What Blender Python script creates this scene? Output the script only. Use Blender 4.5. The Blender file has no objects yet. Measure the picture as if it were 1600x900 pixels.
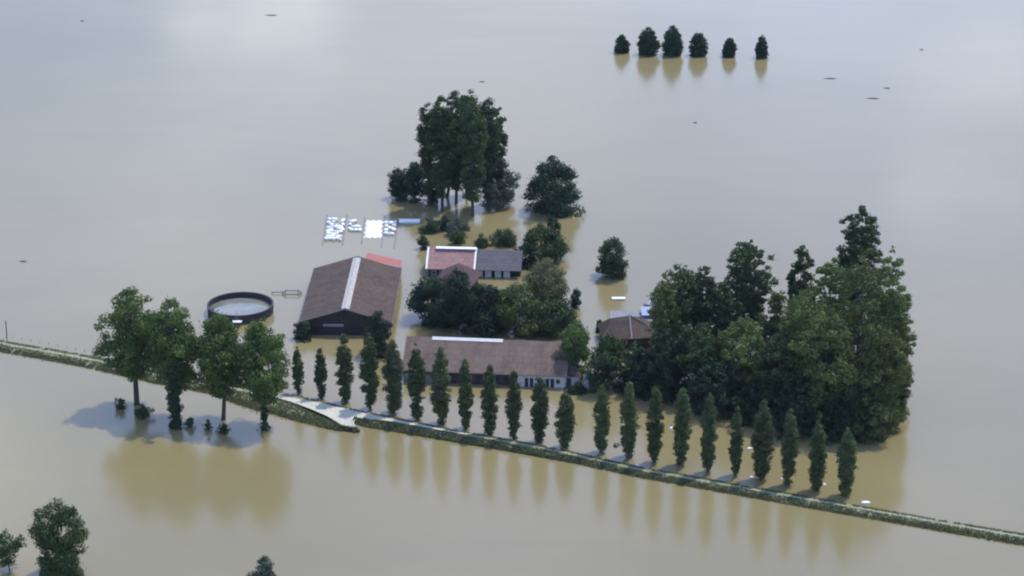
import bpy, math, random
import numpy as np
from math import sin, cos, tan, pi, radians, atan2, sqrt

# ------------------------------------------------------------ camera, light
H = 220.0; PITCH = radians(21); FPX = 800 / tan(radians(12.5)); CAMY = -573.1
S = bpy.context.scene; C = S.collection
cam = bpy.data.cameras.new('camera'); cam.lens_unit = 'FOV'; cam.angle = radians(25)
cam.clip_start = 1; cam.clip_end = 60000
co = bpy.data.objects.new('camera', cam); C.objects.link(co)
co.location = (0, CAMY, H); co.rotation_euler = (radians(90) - PITCH, 0, 0)
S.camera = co
SUN_EL = radians(63); SUN_AZ = radians(46)          # azimuth measured from +Y towards +X
w = bpy.data.worlds.new('World'); S.world = w; w.use_nodes = True
nt = w.node_tree; N = nt.nodes; L = nt.links
bg = N['Background']; bg.inputs['Strength'].default_value = 0.15
sky = N.new('ShaderNodeTexSky'); sky.sky_type = 'NISHITA'; sky.sun_disc = False
sky.sun_elevation = SUN_EL; sky.sun_rotation = SUN_AZ
sky.air_density = 1.6; sky.dust_density = 1.0; sky.ozone_density = 3.5
tc = N.new('ShaderNodeTexCoord')
mp = N.new('ShaderNodeMapping'); mp.inputs['Scale'].default_value = (1, 1, 2.6); mp.inputs['Location'].default_value = (3.1, 1.7, 0)
nz = N.new('ShaderNodeTexNoise'); nz.inputs['Scale'].default_value = 3.3; nz.inputs['Detail'].default_value = 6; nz.inputs['Roughness'].default_value = .52
cr = N.new('ShaderNodeValToRGB'); cr.color_ramp.elements[0].position = .40; cr.color_ramp.elements[1].position = .75
cr.color_ramp.interpolation = 'EASE'
L.new(tc.outputs['Generated'], mp.inputs['Vector']); L.new(mp.outputs['Vector'], nz.inputs['Vector']); L.new(nz.outputs['Fac'], cr.inputs['Fac'])
mx = N.new('ShaderNodeMixRGB'); mx.inputs['Color2'].default_value = (9.0, 10.5, 13.0, 1)
CLOUD_FAC = .45
mm = N.new('ShaderNodeMath'); mm.operation = 'MULTIPLY'; mm.inputs[1].default_value = CLOUD_FAC
L.new(cr.outputs['Color'], mm.inputs[0]); L.new(mm.outputs[0], mx.inputs['Fac']); L.new(sky.outputs['Color'], mx.inputs['Color1'])
last = mx.outputs['Color']
def bank(px, py, ang, col, amt):
    """a soft cloud bank, or a tint added for the water to mirror, in one direction (az, elevation of its mirror image)"""
    global last
    dx = (px - 800) / FPX; dy = (450 - py) / FPX
    d = np.array([dx, cos(PITCH) + dy * sin(PITCH), sin(PITCH) - dy * cos(PITCH)]); d /= np.linalg.norm(d)
    vn = N.new('ShaderNodeVectorMath'); vn.operation = 'NORMALIZE'; L.new(tc.outputs['Generated'], vn.inputs[0])
    n2 = N.new('ShaderNodeTexNoise'); n2.inputs['Scale'].default_value = 16; n2.inputs['Detail'].default_value = 6; L.new(tc.outputs['Generated'], n2.inputs['Vector'])
    dist = N.new('ShaderNodeVectorMath'); dist.operation = 'DISTANCE'; L.new(vn.outputs[0], dist.inputs[0]); dist.inputs[1].default_value = tuple(d)
    ad = N.new('ShaderNodeMath'); ad.operation = 'MULTIPLY_ADD'; L.new(n2.outputs['Fac'], ad.inputs[0]); ad.inputs[1].default_value = ang * 1.3; L.new(dist.outputs['Value'], ad.inputs[2])
    mr = N.new('ShaderNodeMapRange'); mr.interpolation_type = 'SMOOTHSTEP'
    mr.inputs['From Min'].default_value = ang * .75; mr.inputs['From Max'].default_value = ang * 2.0
    mr.inputs['To Min'].default_value = amt; mr.inputs['To Max'].default_value = 0
    L.new(ad.outputs[0], mr.inputs['Value'])
    m2 = N.new('ShaderNodeMixRGB'); m2.inputs['Color2'].default_value = (*col, 1)
    L.new(mr.outputs['Result'], m2.inputs['Fac']); L.new(last, m2.inputs['Color1']); last = m2.outputs['Color']
bank(760, 30, .100, (13.0, 12.9, 10.2), .32)  # wide warm tint added low in the sky to warm the far water's reflection
bank(390, 30, .013, (19, 18.5, 15), .8)
bank(385, 62, .008, (18, 17.5, 14.5), .6)
bank(300, -6, .017, (19, 19, 15.5), .85)
bank(470, -6, .018, (18, 18.3, 15), .8)
bank(1437, 262, .016, (16, 16.2, 15), .6)
bank(1580, 135, .036, (15.5, 15.8, 14.5), .5)
bank(1300, 40, .070, (12.5, 13.5, 13.5), .35)
bank(250, 330, .055, (13, 13.5, 12.5), .35)
bank(-20, 790, .035, (21, 20, 15), .7)
bank(760, 850, .085, (10.5, 10.3, 15.5), .35)  # added lavender sky patch, no cloud; tints the reflection in the near water
bank(1500, 700, .070, (11.5, 11.5, 14.5), .3)
bank(560, 380, .040, (13, 13, 13.2), .25)
tn = N.new('ShaderNodeMixRGB'); tn.blend_type = 'MULTIPLY'; tn.inputs['Fac'].default_value = 1; tn.inputs['Color2'].default_value = (1.18, 1.20, 1.56, 1)   # the blue cast of the day
L.new(last, tn.inputs['Color1']); L.new(tn.outputs['Color'], bg.inputs['Color'])
sd = bpy.data.lights.new('sun', 'SUN'); sd.energy = 3.2; sd.angle = radians(.6); sd.color = (1, .95, .88)
so = bpy.data.objects.new('sun', sd); C.objects.link(so)
so.rotation_euler = (radians(90) - SUN_EL, 0, pi - SUN_AZ); so.location = (200, 200, 400)
S.view_settings.view_transform = 'Standard'; S.view_settings.look = 'None'
S.view_settings.exposure = 0.0; S.view_settings.gamma = 1
S.render.engine = 'CYCLES'
S.cycles.filter_width = 2.1

# ------------------------------------------------------------ helpers
def at(px, py, z=0.0):
    dx = (px - 800) / FPX; dy = (450 - py) / FPX
    d = (dx, cos(PITCH) + dy * sin(PITCH), -sin(PITCH) + dy * cos(PITCH))
    t = (z - H) / d[2]
    return (d[0] * t, CAMY + d[1] * t, z)
def hgt(px, pybase, pytop):
    """height of something standing at the base point and reaching up to pytop"""
    y = at(px, pybase)[1] - CAMY
    e = PITCH + math.atan((pytop - 450) / FPX)
    return H - y * tan(e)
def scale(px, pybase):
    y = at(px, pybase)[1] - CAMY
    return FPX / (y * cos(PITCH) + H * sin(PITCH))      # pixels (1600 wide) per metre

def mesh_obj(name, V, Fc, mat, parent=None, smooth=False, loc=(0, 0, 0)):
    me = bpy.data.meshes.new(name)
    me.from_pydata([tuple(v) for v in V], [], [tuple(f) for f in Fc]); me.update()
    if mat: me.materials.append(mat)
    if smooth: me.polygons.foreach_set('use_smooth', [True] * len(me.polygons))
    o = bpy.data.objects.new(name, me); C.objects.link(o); o.location = loc
    if parent: o.parent = parent
    return o
def thing(name, label, cat, loc=(0, 0, 0), rz=0, group=None):
    o = bpy.data.objects.new(name, None); C.objects.link(o)
    o.location = loc; o.rotation_euler = (0, 0, rz); o.empty_display_size = .5
    return tag(o, label, cat, group)
def tag(o, label, cat, group=None):
    o['label'] = label; o['category'] = cat
    if group: o['group'] = group
    return o
def kind(o, k, label=None):
    o['kind'] = k
    if label: o['label'] = label
    return o
class MB:
    def __init__(s): s.V = []; s.F = []
    def box(s, x0, x1, y0, y1, z0, z1):
        n = len(s.V)
        s.V += [(x0, y0, z0), (x1, y0, z0), (x1, y1, z0), (x0, y1, z0), (x0, y0, z1), (x1, y0, z1), (x1, y1, z1), (x0, y1, z1)]
        s.F += [(n, n+3, n+2, n+1), (n+4, n+5, n+6, n+7), (n, n+1, n+5, n+4), (n+1, n+2, n+6, n+5), (n+2, n+3, n+7, n+6), (n+3, n, n+4, n+7)]
        return s
    def prism(s, pts, ax, a0, a1):
        """polygon pts (2-D) extruded along axis ax ('x' or 'y') from a0 to a1; z is the second coordinate"""
        n = len(s.V); k = len(pts)
        for a in (a0, a1):
            for (p, z) in pts: s.V.append((a, p, z) if ax == 'x' else (p, a, z))
        s.F.append(tuple(range(n, n+k))[::-1]); s.F.append(tuple(range(n+k, n+2*k)))
        for i in range(k):
            j = (i+1) % k; s.F.append((n+i, n+j, n+k+j, n+k+i))
        return s
    def quad(s, a, b, c, d):
        n = len(s.V); s.V += [a, b, c, d]; s.F.append((n, n+1, n+2, n+3)); return s
    def slab(s, a, b, c, d, t):
        """quad with thickness t below (a..d counter-clockwise seen from above)"""
        n = len(s.V); P = [np.array(q, float) for q in (a, b, c, d)]
        nn = np.cross(P[1]-P[0], P[3]-P[0]); nn /= np.linalg.norm(nn)
        s.V += [tuple(q) for q in P] + [tuple(q - nn*t) for q in P]
        s.F += [(n, n+1, n+2, n+3), (n+7, n+6, n+5, n+4)]
        for i in range(4):
            j = (i+1) % 4; s.F.append((n+i, n+4+i, n+4+j, n+j))
        return s
    def tube(s, pts, rad, seg=7):
        """tapered tube through pts"""
        n = len(s.V); P = [np.array(p, float) for p in pts]
        for i, p in enumerate(P):
            d = P[min(i+1, len(P)-1)] - P[max(i-1, 0)]; d = d/(np.linalg.norm(d)+1e-9)
            u = np.cross(d, (0, 0, 1.) if abs(d[2]) < .9 else (1., 0, 0)); u /= np.linalg.norm(u); v = np.cross(d, u)
            for k in range(seg):
                a = 2*pi*k/seg; s.V.append(tuple(p + rad[i]*(u*cos(a) + v*sin(a))))
        for i in range(len(P)-1):
            for k in range(seg):
                k2 = (k+1) % seg
                s.F.append((n+i*seg+k, n+i*seg+k2, n+(i+1)*seg+k2, n+(i+1)*seg+k))
        s.F.append(tuple(range(n, n+seg))); s.F.append(tuple(range(n+(len(P)-1)*seg, n+len(P)*seg))[::-1])
        return s
    def build(s, name, mat, parent=None, smooth=False, loc=(0, 0, 0)): return mesh_obj(name, s.V, s.F, mat, parent, smooth, loc)

# ------------------------------------------------------------ materials
def M(name, col, rough=.8, noise=None, spec=.3, metal=0):
    """noise: (scale, (second colour), detail, lo, hi) object-space mottling"""
    m = bpy.data.materials.new(name); m.use_nodes = True; n = m.node_tree; b = n.nodes['Principled BSDF']
    b.inputs['Base Color'].default_value = (*col, 1); b.inputs['Roughness'].default_value = rough
    b.inputs['Specular IOR Level'].default_value = spec; b.inputs['Metallic'].default_value = metal
    last = None
    if noise:
        for (sc, c2, det, lo, hi) in (noise if isinstance(noise, list) else [noise]):
            t = n.nodes.new('ShaderNodeTexCoord'); x = n.nodes.new('ShaderNodeTexNoise'); mpn = n.nodes.new('ShaderNodeMapping')
            if isinstance(sc, tuple): mpn.inputs['Scale'].default_value = sc; x.inputs['Scale'].default_value = 1
            else: x.inputs['Scale'].default_value = sc
            x.inputs['Detail'].default_value = det
            r = n.nodes.new('ShaderNodeMapRange'); r.inputs['From Min'].default_value = lo; r.inputs['From Max'].default_value = hi
            mi = n.nodes.new('ShaderNodeMixRGB'); mi.inputs['Color2'].default_value = (*c2, 1)
            n.links.new(t.outputs['Object'], mpn.inputs['Vector']); n.links.new(mpn.outputs['Vector'], x.inputs['Vector'])
            n.links.new(x.outputs['Fac'], r.inputs['Value']); n.links.new(r.outputs['Result'], mi.inputs['Fac'])
            if last is None: mi.inputs['Color1'].default_value = (*col, 1)
            else: n.links.new(last, mi.inputs['Color1'])
            last = mi.outputs['Color']
        n.links.new(last, b.inputs['Base Color'])
    return m
def corrug(m, axis, scale_, strength=.35):
    n = m.node_tree; b = n.nodes['Principled BSDF']
    t = n.nodes.new('ShaderNodeTexCoord'); wv = n.nodes.new('ShaderNodeTexWave'); wv.bands_direction = axis; wv.inputs['Scale'].default_value = scale_
    bp = n.nodes.new('ShaderNodeBump'); bp.inputs['Strength'].default_value = strength; bp.inputs['Distance'].default_value = .05
    n.links.new(t.outputs['Object'], wv.inputs['Vector']); n.links.new(wv.outputs['Fac'], bp.inputs['Height']); n.links.new(bp.outputs['Normal'], b.inputs['Normal'])
    return m
def joints(m, bw, bh, amt=.82):
    """overlap lines between roof sheets or tile courses"""
    n = m.node_tree; b = n.nodes['Principled BSDF']; src = b.inputs['Base Color'].links[0].from_socket
    t = n.nodes.new('ShaderNodeTexCoord'); k = n.nodes.new('ShaderNodeTexBrick'); k.inputs['Scale'].default_value = 1
    k.inputs['Brick Width'].default_value = bw; k.inputs['Row Height'].default_value = bh; k.inputs['Mortar Size'].default_value = .05; k.inputs['Mortar Smooth'].default_value = .4
    k.inputs['Color1'].default_value = (1, 1, 1, 1); k.inputs['Color2'].default_value = (.86, .86, .86, 1); k.inputs['Mortar'].default_value = (amt*.7, amt*.7, amt*.7, 1)
    x = n.nodes.new('ShaderNodeMixRGB'); x.blend_type = 'MULTIPLY'; x.inputs['Fac'].default_value = 1
    n.links.new(t.outputs['Object'], k.inputs['Vector']); n.links.new(src, x.inputs['Color1']); n.links.new(k.outputs['Color'], x.inputs['Color2']); n.links.new(x.outputs['Color'], b.inputs['Base Color'])
    return m
def leafmat(name, c1, c2, trans=.22):
    m = bpy.data.materials.new(name); m.use_nodes = True; n = m.node_tree; b = n.nodes['Principled BSDF']; out = n.nodes['Material Output']
    a = n.nodes.new('ShaderNodeAttribute'); a.attribute_name = 'tint'
    oi = n.nodes.new('ShaderNodeObjectInfo')
    mi = n.nodes.new('ShaderNodeMixRGB'); mi.inputs['Color1'].default_value = (*c1, 1); mi.inputs['Color2'].default_value = (*c2, 1)
    n.links.new(a.outputs['Fac'], mi.inputs['Fac'])
    hs = n.nodes.new('ShaderNodeHueSaturation'); mr = n.nodes.new('ShaderNodeMapRange'); mr.inputs['To Min'].default_value = .8; mr.inputs['To Max'].default_value = 1.2
    n.links.new(oi.outputs['Random'], mr.inputs['Value']); n.links.new(mr.outputs['Result'], hs.inputs['Value']); n.links.new(mi.outputs['Color'], hs.inputs['Color'])
    n.links.new(hs.outputs['Color'], b.inputs['Base Color']); b.inputs['Roughness'].default_value = .65; b.inputs['Specular IOR Level'].default_value = .25
    tr = n.nodes.new('ShaderNodeBsdfTranslucent'); n.links.new(hs.outputs['Color'], tr.inputs['Color'])
    ms = n.nodes.new('ShaderNodeMixShader'); ms.inputs['Fac'].default_value = trans
    n.links.new(b.outputs[0], ms.inputs[1]); n.links.new(tr.outputs[0], ms.inputs[2]); n.links.new(ms.outputs[0], out.inputs['Surface'])
    return m
LEAF = {
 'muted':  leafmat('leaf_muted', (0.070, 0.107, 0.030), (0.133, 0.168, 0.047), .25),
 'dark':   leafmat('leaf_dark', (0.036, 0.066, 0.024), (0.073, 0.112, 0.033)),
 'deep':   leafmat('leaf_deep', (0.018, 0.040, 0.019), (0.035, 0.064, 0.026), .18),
 'green':  leafmat('leaf_green', (0.069, 0.124, 0.031), (0.139, 0.202, 0.047), .28),
 'bright': leafmat('leaf_bright', (0.105, 0.157, 0.032), (0.202, 0.244, 0.054), .32),
 'poplar': leafmat('leaf_poplar', (0.050, 0.082, 0.030), (0.108, 0.134, 0.046)),
 'grey':   leafmat('leaf_grey', (.060, .085, .060), (.110, .135, .085)),
 'olive':  leafmat('leaf_olive', (.100, .115, .050), (.165, .170, .078)),
 'brown':  leafmat('leaf_brown', (.080, .060, .045), (.120, .090, .060)),
 'grass':  leafmat('grass_blade', (.165, .200, .085), (.225, .245, .115), .45),
 'wet':    leafmat('grass_wet', (.115, .135, .060), (.25, .26, .13), .5),
}
BARK = M('bark', (.05, .042, .034), .95, (4, (.09, .08, .065), 4, .35, .65))

# ------------------------------------------------------------ water
wm = bpy.data.materials.new('flood_water'); wm.use_nodes = True; n = wm.node_tree; b = n.nodes['Principled BSDF']
b.inputs['IOR'].default_value = 1.333; b.inputs['Specular IOR Level'].default_value = 1.0; b.inputs['Roughness'].default_value = .1
t = n.nodes.new('ShaderNodeTexCoord')
x1 = n.nodes.new('ShaderNodeTexNoise'); x1.inputs['Scale'].default_value = .009; x1.inputs['Detail'].default_value = 5; x1.inputs['Distortion'].default_value = .8
n.links.new(t.outputs['Object'], x1.inputs['Vector'])
rp = n.nodes.new('ShaderNodeValToRGB'); rp.color_ramp.elements[0].position = .3; rp.color_ramp.elements[1].position = .7
rp.color_ramp.elements[0].color = (.204, .173, .078, 1); rp.color_ramp.elements[1].color = (.240, .199, .086, 1)
n.links.new(x1.outputs['Fac'], rp.inputs['Fac']); n.links.new(rp.outputs['Color'], b.inputs['Base Color'])
# wind: smooth and rippled patches
x2 = n.nodes.new('ShaderNodeTexNoise'); x2.inputs['Scale'].default_value = .006; x2.inputs['Detail'].default_value = 3; n.links.new(t.outputs['Object'], x2.inputs['Vector'])
mr = n.nodes.new('ShaderNodeMapRange'); mr.inputs['From Min'].default_value = .35; mr.inputs['From Max'].default_value = .65
mr.inputs['To Min'].default_value = .11; mr.inputs['To Max'].default_value = .20
n.links.new(x2.outputs['Fac'], mr.inputs['Value']); n.links.new(mr.outputs['Result'], b.inputs['Roughness'])
x3 = n.nodes.new('ShaderNodeTexNoise'); x3.inputs['Scale'].default_value = .7; x3.inputs['Detail'].default_value = 3; n.links.new(t.outputs['Object'], x3.inputs['Vector'])
bp = n.nodes.new('ShaderNodeBump'); bp.inputs['Strength'].default_value = .25; bp.inputs['Distance'].default_value = .05
n.links.new(x3.outputs['Fac'], bp.inputs['Height']); n.links.new(bp.outputs['Normal'], b.inputs['Normal'])
x4 = n.nodes.new('ShaderNodeTexNoise'); mp4 = n.nodes.new('ShaderNodeMapping'); mp4.inputs['Scale'].default_value = (.012, .05, 1); mp4.inputs['Rotation'].default_value = (0, 0, .35)
x4.inputs['Scale'].default_value = 1; x4.inputs['Detail'].default_value = 7; x4.inputs['Roughness'].default_value = .62; x4.inputs['Distortion'].default_value = 1.4
n.links.new(t.outputs['Object'], mp4.inputs['Vector']); n.links.new(mp4.outputs['Vector'], x4.inputs['Vector'])
r4 = n.nodes.new('ShaderNodeMapRange'); r4.inputs['From Min'].default_value = .3; r4.inputs['From Max'].default_value = .7; r4.inputs['To Min'].default_value = .975; r4.inputs['To Max'].default_value = 1.025
n.links.new(x4.outputs['Fac'], r4.inputs['Value'])
h4 = n.nodes.new('ShaderNodeHueSaturation'); n.links.new(rp.outputs['Color'], h4.inputs['Color']); n.links.new(r4.outputs['Result'], h4.inputs['Value']); n.links.new(h4.outputs['Color'], b.inputs['Base Color'])
x5 = n.nodes.new('ShaderNodeTexNoise'); mp5 = n.nodes.new('ShaderNodeMapping'); mp5.inputs['Scale'].default_value = (.35, 1.1, 1); x5.inputs['Scale'].default_value = 1; x5.inputs['Detail'].default_value = 3
n.links.new(t.outputs['Object'], mp5.inputs['Vector']); n.links.new(mp5.outputs['Vector'], x5.inputs['Vector'])
pr5 = n.nodes.new('ShaderNodeMapRange'); pr5.inputs['From Min'].default_value = .48; pr5.inputs['From Max'].default_value = .66; pr5.inputs['To Max'].default_value = .12
n.links.new(x2.outputs['Fac'], pr5.inputs['Value'])
b5 = n.nodes.new('ShaderNodeBump'); b5.inputs['Distance'].default_value = .06; n.links.new(pr5.outputs['Result'], b5.inputs['Strength']); n.links.new(x5.outputs['Fac'], b5.inputs['Height'])
n.links.new(bp.outputs['Normal'], b5.inputs['Normal']); n.links.new(b5.outputs['Normal'], b.inputs['Normal'])
WATER = wm
R_ = 20000
kind(mesh_obj('water', [(-R_, -R_, 0), (R_, -R_, 0), (R_, R_, 0), (-R_, R_, 0)], [(0, 1, 2, 3)], wm), 'structure', 'brown flood water covering the whole plain')

# ------------------------------------------------------------ dike, road
def polyline(pts, n):
    P = np.array(pts, float); d = np.r_[0, np.cumsum(np.linalg.norm(np.diff(P[:, :2], axis=0), axis=1))]
    s = np.linspace(0, d[-1], n); return np.stack([np.interp(s, d, P[:, k]) for k in range(P.shape[1])], 1)
FAR = [(-140, 518), (0, 533), (100, 550), (160, 561), (240, 580), (330, 598), (400, 608), (450, 616), (500, 627), (560, 642), (640, 659), (720, 675), (850, 698), (1000, 731), (1150, 758), (1300, 784), (1450, 811), (1600, 836), (1760, 862)]
NEAR = [(-140, 536), (0, 549), (100, 567), (160, 579), (240, 598), (330, 615), (400, 628), (450, 638), (500, 648), (560, 661), (640, 675), (720, 690), (850, 713), (1000, 746), (1150, 773), (1300, 800), (1450, 826), (1600, 852), (1760, 878)]
NP = 420
fr = polyline([at(*p) for p in FAR], NP); ne = polyline([at(*p) for p in NEAR], NP)
rnd = np.random.RandomState(5)
def wob(n, sc, seed):
    r = np.random.RandomState(seed); k = r.randn(n//sc + 3); return np.interp(np.arange(n)/sc, np.arange(len(k)), k)
def strip(rows):
    V = []; F = []; m = len(rows); n_ = len(rows[0])
    for r in rows: V += [tuple(p) for p in r]
    for j in range(m-1):
        for i in range(n_-1): F.append((j*n_+i, j*n_+i+1, (j+1)*n_+i+1, (j+1)*n_+i))
    return V, F
def cross(fs, zs, seed, amp=.12, a=fr, b_=ne):
    rows = []
    for k, (f, z) in enumerate(zip(fs, zs)):
        p = a*(1-f) + b_*f; p = p.copy(); p[:, 2] = z
        if z > 0: p[:, 2] += wob(len(p), 5, seed+k)*.05*min(z*2, 1)
        p[:, 1] += wob(len(p), 4, seed+20+k)*amp
        rows.append(p)
    return rows
EARTH = M('grass_bank', (.205, .215, .115), .95, [(.5, (.31, .30, .19), 5, .4, .62), (2.2, (.11, .13, .06), 4, .48, .72)])
rows = cross([-.06, .10, .25, .40, .55, .68, .85, 1.05], [-.35, .35, .55, .58, .56, .62, .40, -.35], 3)
V, F = strip(rows[::-1])
kind(mesh_obj('dike', V, F, EARTH, smooth=True), 'structure', 'low grassy dike crossing the flood water')
# pale wheel tracks along the crown
TRACK = M('pale_track', (.29, .29, .19), .95, [((.5, .5, .5), (.36, .35, .25), 4, .4, .65), (3, (.22, .24, .13), 4, .45, .7)])
def zline(f, zoff, i0, i1, width, nm, mat):
    p = fr*(1-f) + ne*f; q = fr*(1-f-width) + ne*(f+width); q = fr*(1-f-width)+ne*(f+width)
    a = p.copy()[i0:i1]; c = q.copy()[i0:i1]
    za = np.interp(f, [-.06, .10, .25, .40, .55, .68, .85, 1.05], [-.35, .35, .55, .58, .56, .62, .40, -.35])
    zb = np.interp(f+width, [-.06, .10, .25, .40, .55, .68, .85, 1.05], [-.35, .35, .55, .58, .56, .62, .40, -.35])
    a[:, 2] = za + zoff; c[:, 2] = zb + zoff
    a[:, 1] += wob(len(a), 6, 71)*.08; c[:, 1] += wob(len(a), 6, 72)*.08
    V, F = strip([c, a]); return kind(mesh_obj(nm, V, F, mat, smooth=True), 'structure')
zline(.38, .07, 0, NP, .13, 'track', TRACK)['label'] = 'pale worn track along the crown of the dike'
# gravel road with its ramp down into the water at the junction
GRAVEL = M('pale_gravel', (.53, .51, .39), .95, [(.35, (.47, .45, .335), 5, .35, .65), (3.0, (.57, .55, .44), 4, .45, .7)])
zr = .88
far_r = [(392, 611.5), (440, 618), (500, 629.5), (560, 643.5), (610, 654), (650, 662), (700, 672), (735, 678.5)]
near_r = [(392, 614), (432, 621), (462, 630), (488, 640), (511, 650), (528, 660), (541, 669)]
right_r = [(556, 668), (553, 660), (556, 653.5), (600, 656.5), (650, 665), (700, 674.2), (735, 679.8)]
Vr = []; Fr = []
def zroad(px, py):                      # the ramp falls below the water at its foot
    return zr if py < 656 or px > 600 else zr - (py-656)*.075
fx = [at(x, y, zroad(0, 0)) for x, y in far_r]
nx = [at(x, y, zroad(x, y)) for x, y in near_r]; rx = [at(x, y, zroad(x, y) if x < 590 else zr) for x, y in right_r]
# quads: far row against near row up to the junction, then against the right-hand row
A = polyline(fx[:4], 24); B = polyline(nx, 24)
V1, F1 = strip([B, A]); Vr += V1; Fr += F1
k0 = len(Vr)
A2 = polyline(fx[3:], 20); B2 = polyline(rx[2:], 20)
V2, F2 = strip([B2, A2]); Vr += V2; Fr += [tuple(i+k0 for i in f) for f in F2]
k1 = len(Vr); Vr += [fx[3], nx[-1], rx[0], rx[1], rx[2]]; Fr += [(k1, k1+1, k1+2, k1+3, k1+4)]
kind(mesh_obj('gravel_road', Vr, Fr, GRAVEL), 'structure', 'pale gravel road with a ramp running down into the water')
MUD = M('wet_bank', (.06, .07, .03), .9, (1.2, (.12, .12, .06), 4, .4, .65))
def verge(name, far_px, near_px, n_, seed, lab, top=.95):
    a = polyline([at(x, y, .5) for x, y in far_px], n_); b2 = polyline([at(x, y) for x, y in near_px], n_)
    rr = []
    for f, z in zip([0, .2, .5, .75, 1.02], [.35, top, top*.95, .5, -.3]):
        p = a*(1-f)+b2*f; p = p.copy(); p[:, 2] = z + wob(n_, 4, seed)*.06*(z > 0); p[:, 1] += wob(n_, 3, seed+int(f*40))*.12
        rr.append(p)
    V, F = strip(rr[::-1]); kind(mesh_obj(name, V, F, EARTH, smooth=True), 'structure', lab)
    return a, b2
vA = verge('grass_verge', [(360, 613), (400, 618), (432, 624), (460, 634), (486, 645), (509, 656), (530, 667), (556, 673)],
           [(352, 624), (400, 640), (432, 648), (460, 656), (486, 663), (509, 669), (530, 673), (562, 675)], 60, 11, 'grass verge ending in a point beside the ramp')
vB = verge('grass_verge', [(553, 655), (575, 657), (620, 664), (660, 673), (720, 684), (800, 698), (900, 717)],
           [(552, 660), (572, 667), (620, 675), (660, 682), (720, 692), (800, 706), (900, 724)], 90, 12, 'grass verge starting right of the ramp')

# grass tufts
def blades(P, h0, h1, wd, mat, name, label, seed):
    r = np.random.RandomState(seed); n_ = len(P)
    ang = r.rand(n_)*pi; h = h0 + (h1-h0)*r.rand(n_); wv = wd*(.6+.8*r.rand(n_))
    dx = np.cos(ang)*wv; dy = np.sin(ang)*wv; lx = r.randn(n_)*.15; ly = r.randn(n_)*.15
    V = np.empty((n_, 4, 3))
    V[:, 0] = P + np.stack([-dx, -dy, -.1*np.ones(n_)], 1); V[:, 1] = P + np.stack([dx, dy, -.1*np.ones(n_)], 1)
    V[:, 2] = P + np.stack([dx*.5+lx, dy*.5+ly, h], 1); V[:, 3] = P + np.stack([-dx*.5+lx, -dy*.5+ly, h], 1)
    return kind(quads_obj(name, V, mat, r.rand(n_)), 'stuff', label)
def quads_obj(name, V, mat, tint, parent=None, smooth_n=None):
    n_ = len(V); me = bpy.data.meshes.new(name)
    me.vertices.add(n_*4); me.vertices.foreach_set('co', V.reshape(-1).astype(np.float32))
    me.loops.add(n_*4); me.loops.foreach_set('vertex_index', np.arange(n_*4, dtype=np.int32))
    me.polygons.add(n_); me.polygons.foreach_set('loop_start', np.arange(0, n_*4, 4, dtype=np.int32))
    me.update(calc_edges=True)
    at_ = me.attributes.new('tint', 'FLOAT', 'FACE'); at_.data.foreach_set('value', np.clip(tint, 0, 1).astype(np.float32))
    me.materials.append(mat); me.validate()
    o = bpy.data.objects.new(name, me); C.objects.link(o)
    if parent: o.parent = parent
    return o
def scatter(fs, per, zf, seed, a=fr, b2=ne, keep=None):
    r = np.random.RandomState(seed); out = []
    for f, sd_ in fs:
        i = r.rand(per)*(len(a)-1); i0 = i.astype(int); tt = (i-i0)[:, None]; i1 = np.minimum(i0+1, len(a)-1)
        pa = a[i0]*(1-tt)+a[i1]*tt; pb = b2[i0]*(1-tt)+b2[i1]*tt; ff = (f + r.randn(per)*sd_)[:, None]
        p = pa*(1-ff)+pb*ff; p[:, 2] = zf(ff[:, 0]); out.append(p)
    return np.concatenate(out)
zdk = lambda f: np.maximum(np.interp(f, [-.06, .10, .25, .40, .55, .68, .85, 1.05], [-.3, .35, .55, .58, .56, .62, .40, -.3]), 0)
def patchy(P, seed, thr):
    """grass grows in uneven clumps along the bank"""
    k = np.sin(P[:, 0]*.31+seed) + np.sin(P[:, 0]*.83+P[:, 1]*.5+seed*2) + np.sin(P[:, 0]*2.1-P[:, 1]) ; r = np.random.RandomState(seed).rand(len(P))
    return P[(k + r*1.6) > thr]
g1 = patchy(scatter([(.06, .05), (.10, .05)], 5500, zdk, 1), 2, -.2)
g1 = g1[~((g1[:, 0] > -58) & (g1[:, 0] < -34) & (np.random.RandomState(3).rand(len(g1)) > .35))]
blades(g1, .1, .32, .2, LEAF['wet'], 'grass', 'rough dark grass on the far edge of the dike', 1)
g2 = patchy(scatter([(.80, .10), (.92, .06), (.97, .05)], 8000, zdk, 4), 5, -1.2)
g2 = g2[~((g2[:, 0] > -40.5) & (g2[:, 0] < -36.2))]
blades(g2, .10, .42, .22, LEAF['wet'], 'grass', 'tall dark grass on the near edge of the dike', 2)
g3 = patchy(scatter([(.66, .08), (.22, .06)], 7000, zdk, 6), 8, -.4)
g3 = g3[~((g3[:, 0] > -60) & (g3[:, 0] < -14))]
blades(g3, .08, .25, .18, LEAF['grass'], 'grass', 'olive grass on top of the dike', 3)
zv = lambda f: np.maximum(np.interp(f, [0, .2, .5, .75, 1.02], [.35, .95, .9, .5, -.3]), 0)
g4 = np.concatenate([scatter([(.35, .2), (.8, .15)], 1500, zv, 21, *vA), scatter([(.35, .2), (.8, .15)], 1900, zv, 22, *vB)])
blades(g4, .1, .45, .2, LEAF['grass'], 'grass', 'grass on the verges beside the gravel road', 4)
g5 = np.concatenate([scatter([(.92, .07)], 1300, zv, 23, *vA), scatter([(.92, .07)], 1500, zv, 24, *vB)])
blades(g5, .2, .7, .25, LEAF['wet'], 'grass', 'dark wet grass at the foot of the verges', 5)

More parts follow.
